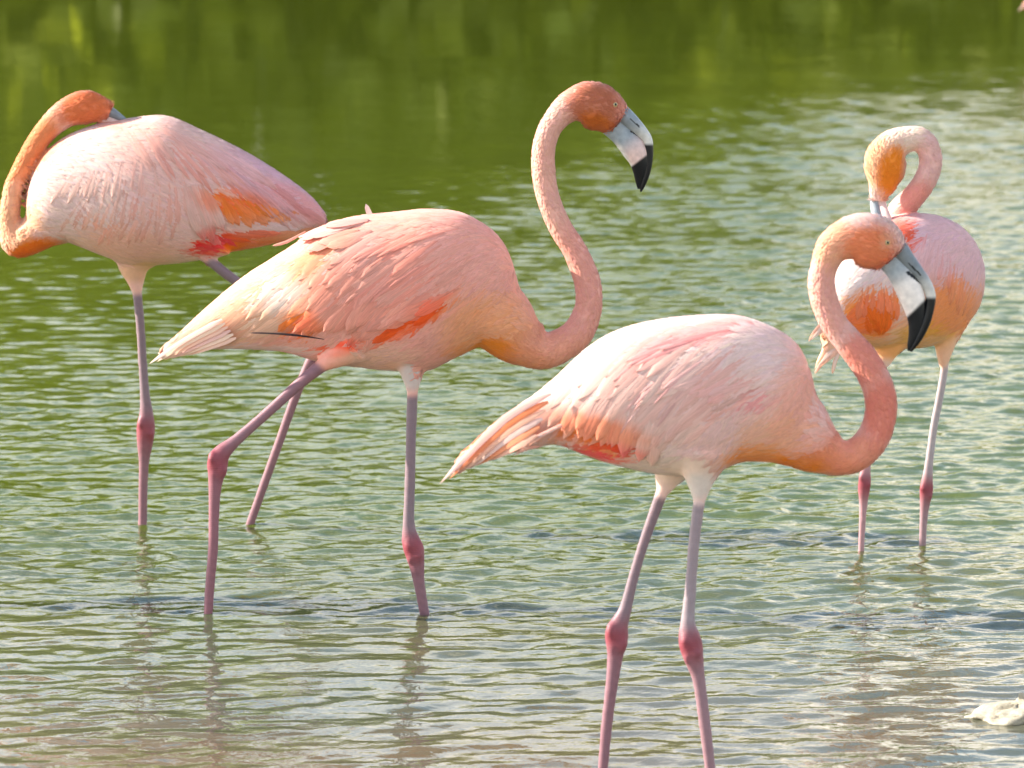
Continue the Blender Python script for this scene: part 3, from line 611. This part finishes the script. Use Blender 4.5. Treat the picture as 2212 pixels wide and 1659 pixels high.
def cu(x, y, t):
    c = lerp(GREYB * .75, WARM * .75, ss(.3, .55, t))
    if abs((y - 578) - (x - 1972) * .95) < 2.4 and 1962 < x < 1990: c = BLACK * 2
    return lerp(c, BLACK, ss(638, 648, y))
def cl(x, y, t):
    line = (y - 578) - (x - 1945) * .75
    c = lerp(GREYB * 1.25, (.84, .74, .66), ss(.12, .35, t))
    if -6 < line < 3 and t > .2: c = BLACK
    return lerp(c, BLACK * 1.6, ss(-5, 5, y - (678 - (x - 1966) * .95)))
Cc.bill('lower_bill', [(1918, 558, 26), (1936, 580, 25), (1952, 603, 27), (1966, 630, 28), (1975, 658, 25), (1979, 688, 19), (1976, 716, 13.5), (1967, 744, 7), (1963, 758, 3)], cl, .62)
Cc.bill('upper_bill', [(1930, 528, 22), (1944, 542, 21), (1962, 564, 17), (1982, 588, 14), (2000, 612, 12), (2010, 637, 11), (2008, 665, 10.5), (1998, 700, 10), (1983, 733, 7.5), (1967, 759, 3)], cu, .95)
Cc.eye(1917, 524, 7)

# ================================================================== D: behind, right
D = Bird('flamingo', waterY(1180), 'flamingo at far right behind the nearest one, neck looped over to preen its orange flank', WHITE)
D.blobs = [(1830, 620, 70, 90, 0, (.90, .80, .76), 1), (2050, 540, 130, 90, 20, (.79, .54, .56), .9), (1985, 520, 30, 60, 15, (.86, .68, .72), .8), (2060, 660, 90, 70, -15, (.84, .36, .18), 1), (1895, 676, 66, 66, 0, (.90, .26, .03), 1), (2010, 720, 60, 40, 0, (.80, .44, .14), .9),  # white for the sunlit left, lilac for the shaded right, painted into the plumage
           (1930, 752, 60, 30, 0, (.86, .50, .30), 1), (1962, 505, 40, 50, 20, (.80, .18, .12), 1), (1950, 300, 70, 40, 0, (.90, .76, .66), 1), (2010, 350, 40, 70, 0, (.86, .60, .56), 1), (1985, 430, 50, 40, -50, (.84, .46, .42), .9), (1885, 350, 34, 70, 0, (.86, .56, .40), 1), (1924, 375, 30, 62, 10, (.86, .36, .15), 1), (1780, 740, 50, 70, 0, (.88, .56, .40), .9), (2040, 760, 30, 40, 0, (.78, .52, .38), .8)]  # red at the neck base, with its shadow put into the colour
D.body([(1785, 690, 735, -.16), (1800, 620, 725, -.14), (1830, 560, 735, -.11), (1880, 505, 750, -.07), (1940, 470, 752, -.02), (2000, 462, 748, .03), (2045, 476, 722, .07), (2075, 505, 690, .10), (2092, 545, 650, .12)], .72)
D.tube([(2060, 600, 60, .12), (2040, 560, 45, .15), (2000, 545, 36, .15), (1965, 520, 31, .13), (1945, 485, 29, .08), (1944, 458, 27, .05), (1972, 426, 24.5, .02), (1997, 392, 24, 0), (2010, 354, 24, 0), (2004, 320, 24.5, 0), (1986, 302, 26, 0), (1958, 302, 28, 0), (1930, 316, 36, 0), (1914, 342, 44, 0), (1911, 370, 43, 0), (1906, 398, 31, 0), (1899, 420, 21, 0), (1897, 434, 16, 0)], 1,
       [.8, .9, 1, 1, 1, 1, 1, 1, 1, 1, 1, .95, .85, .72, .7, .72, .75, .8])
D.tube([(2045, 690, 50, .03), (2042, 735, 27, .03), (2039, 765, 17, .03), (2038, 790, 10, .03)], 3, .9, 1, 4)
D.tube([(1925, 720, 55, -.04), (1915, 760, 26, -.04), (1908, 788, 13, -.04)], 3, .9, 1, 4)
D.tube([(1830, 700, 24, -.13), (1800, 740, 16, -.15), (1775, 775, 9, -.16), (1760, 800, 3, -.16)], 3, .6, 1, 4)
D.leg([(2040, 760, 9.5, .03), (2040, 796, 9, .03), (2030, 857, 9, .03), (2018, 918, 9, .03), (2011, 968, 9, .03), (2005, 1016, 10.5, .03), (2002, 1045, 14, .03), (2001, 1062, 15, .03), (1998, 1089, 11.5, .03), (1995, 1126, 9, .03), (1992, 1187, 8.5, .03)], (.42, .34, .34))
D.leg([(1912, 760, 9.5, -.04), (1904, 800, 9.5, -.04), (1892, 860, 9, -.04), (1878, 950, 9, -.04), (1870, 1010, 11, -.04), (1868, 1038, 14, -.04), (1866, 1062, 13, -.04), (1865, 1089, 9.5, -.04), (1863, 1126, 8, -.04), (1861, 1168, 7.5, -.04)], (.62, .40, .40))
D.finish(); D.drop = .8; D.down(8000 + 2500)
OO = (.92, .27, .03)
D.wing([(2000, 500, 2060, 560, 6, 80, 12, 120, 110, (.80, .60, .66), .004), (1960, 520, 1990, 600, 5, 80, 12, 115, 110, WHITE, .004), (2060, 560, 2100, 620, 5, 80, 12, 110, 115, (.80, .44, .34), .004),
        (1860, 615, 1935, 615, 8, 66, 9, 105, 80, (.90, .50, .36), .005), (1855, 640, 1940, 636, 9, 66, 9, 60, 105, OO, .006), (1865, 665, 1935, 662, 7, 60, 9, 65, 105, (.90, .20, .02), .006), (1805, 590, 1830, 680, 5, 80, 12, 110, 100, WHITE, .004)])
for (a, b, c, dd, e, f) in ((1790, 690, 1768, 712, 1750, 734), (1796, 705, 1775, 715, 1756, 728), (1812, 725, 1785, 765, 1757, 806), (1820, 735, 1800, 760, 1768, 790), (1815, 740, 1806, 775, 1799, 806)):
    for k in range(3):
        ox, oy = random.uniform(-7, 7), random.uniform(-7, 7)
        D.free_feather([(a + ox + 8, b + oy - 8, -.14), (c + ox * .7, dd + oy * .7, -.165), (e + ox * .5, f + oy * .5, -.17 + .004 * k)], 3.6, (.88, .54, .40) if k else (.88, .70, .58), 'tail_feather', 1.0, .9)
D.bill('upper_bill', [(1891, 415, 11), (1889, 440, 9.5, .0), (1893, 468, 10, -.02), (1902, 500, 10, -.04), (1915, 530, 8, -.06), (1925, 556, 5, -.08), (1928, 572, 2, -.08)], lambda x, y, t: BLACK if t > .6 else GREYB * 1.1, .9)
D.bill('lower_bill', [(1902, 415, 11), (1904, 440, 10, .0), (1912, 468, 12, -.02), (1922, 500, 13, -.04), (1926, 530, 9, -.06), (1928, 556, 5, -.08), (1929, 570, 2, -.08)], lambda x, y, t: BLACK if t > .6 else BPINK, .7)


# ================================================================== E: only its tail tip reaches into the frame
def copy_bird(src, name, label, loc, sc):
    r = src.root.copy(); C.objects.link(r); r['label'] = label; r.location = loc; r.scale = (sc, sc, sc)
    for ch in list(src.root.children):
        c = ch.copy(); C.objects.link(c); c.parent = r
        for g in ch.children: q = g.copy(); C.objects.link(q); q.parent = c
    return r
tgt = P(2199, 24, 26.0); tip = P(952, 1042, Cc.Y)
# scaled about the world origin, so place by matching the tail tip; the body is low over deeper water
copy_bird(Cc, 'flamingo', 'white flamingo cut off by the upper right corner, only its tail tip showing', tuple(tgt - tip), 1.0)

copy_bird(B, 'flamingo', 'flamingo beyond the left edge whose shadow darkens the water', (-1.30, .17, 0), 1.0)
# ================================================================== small things
def build_rock():
    root_c = P(2170, 1530, waterY(1545)); V = []; F = []; a_, b_ = 30, 60
    rr = np.random.default_rng(5)
    ph = rr.uniform(0, 6.28, 12); fr = rr.uniform(2, 9, (12, 2))
    for i in range(a_ + 1):
        th = math.pi * i / a_
        for k in range(b_):
            u = 2 * math.pi * k / b_
            w_ = 1 + sum(.045 * math.sin(fr[q, 0] * u * 1 // 1 * 1 + fr[q, 1] * th + ph[q]) for q in range(0)) + .10 * math.sin(3 * u + 1) + .08 * math.sin(5 * u + 4 * th) + .05 * math.sin(9 * u + 3 * th + 2) + .04 * math.sin(13 * u - 7 * th)
            V.append((.085 * math.sin(th) * math.cos(u) * w_, .06 * math.sin(th) * math.sin(u) * w_, .026 * math.cos(th) * w_ * (1 + .35 * math.cos(u - .2)) ))
    for i in range(a_):
        for k in range(b_): F.append((i * b_ + k, i * b_ + (k + 1) % b_, (i + 1) * b_ + (k + 1) % b_, (i + 1) * b_ + k))
    m, t, b = newmat('pale_limestone'); tc = N(t, 'ShaderNodeTexCoord')
    n = N(t, 'ShaderNodeTexNoise', Scale=55.0, Detail=8.0, Roughness=.7); t.links.new(tc.outputs['Object'], n.inputs[0])
    t.links.new(ramp(t, n.outputs[0], [(.30, (.09, .07, .05)), (.42, (.34, .29, .20)), (.7, (.52, .47, .35))]), b.inputs['Base Color']); b.inputs['Roughness'].default_value = .7
    bp = N(t, 'ShaderNodeBump', Strength=.9, Distance=.006); t.links.new(n.outputs[0], bp.inputs['Height']); t.links.new(bp.outputs[0], b.inputs['Normal'])
    o = link('rock', mesh_np('rock', V, F), m, label='cream coloured pitted rock just breaking the surface at the lower right edge', category='rock')
    q = P(2200, 1545, waterY(1545)); o.location = (q[0], q[1], -.003); o.rotation_euler = (0, 0, .3)
build_rock()
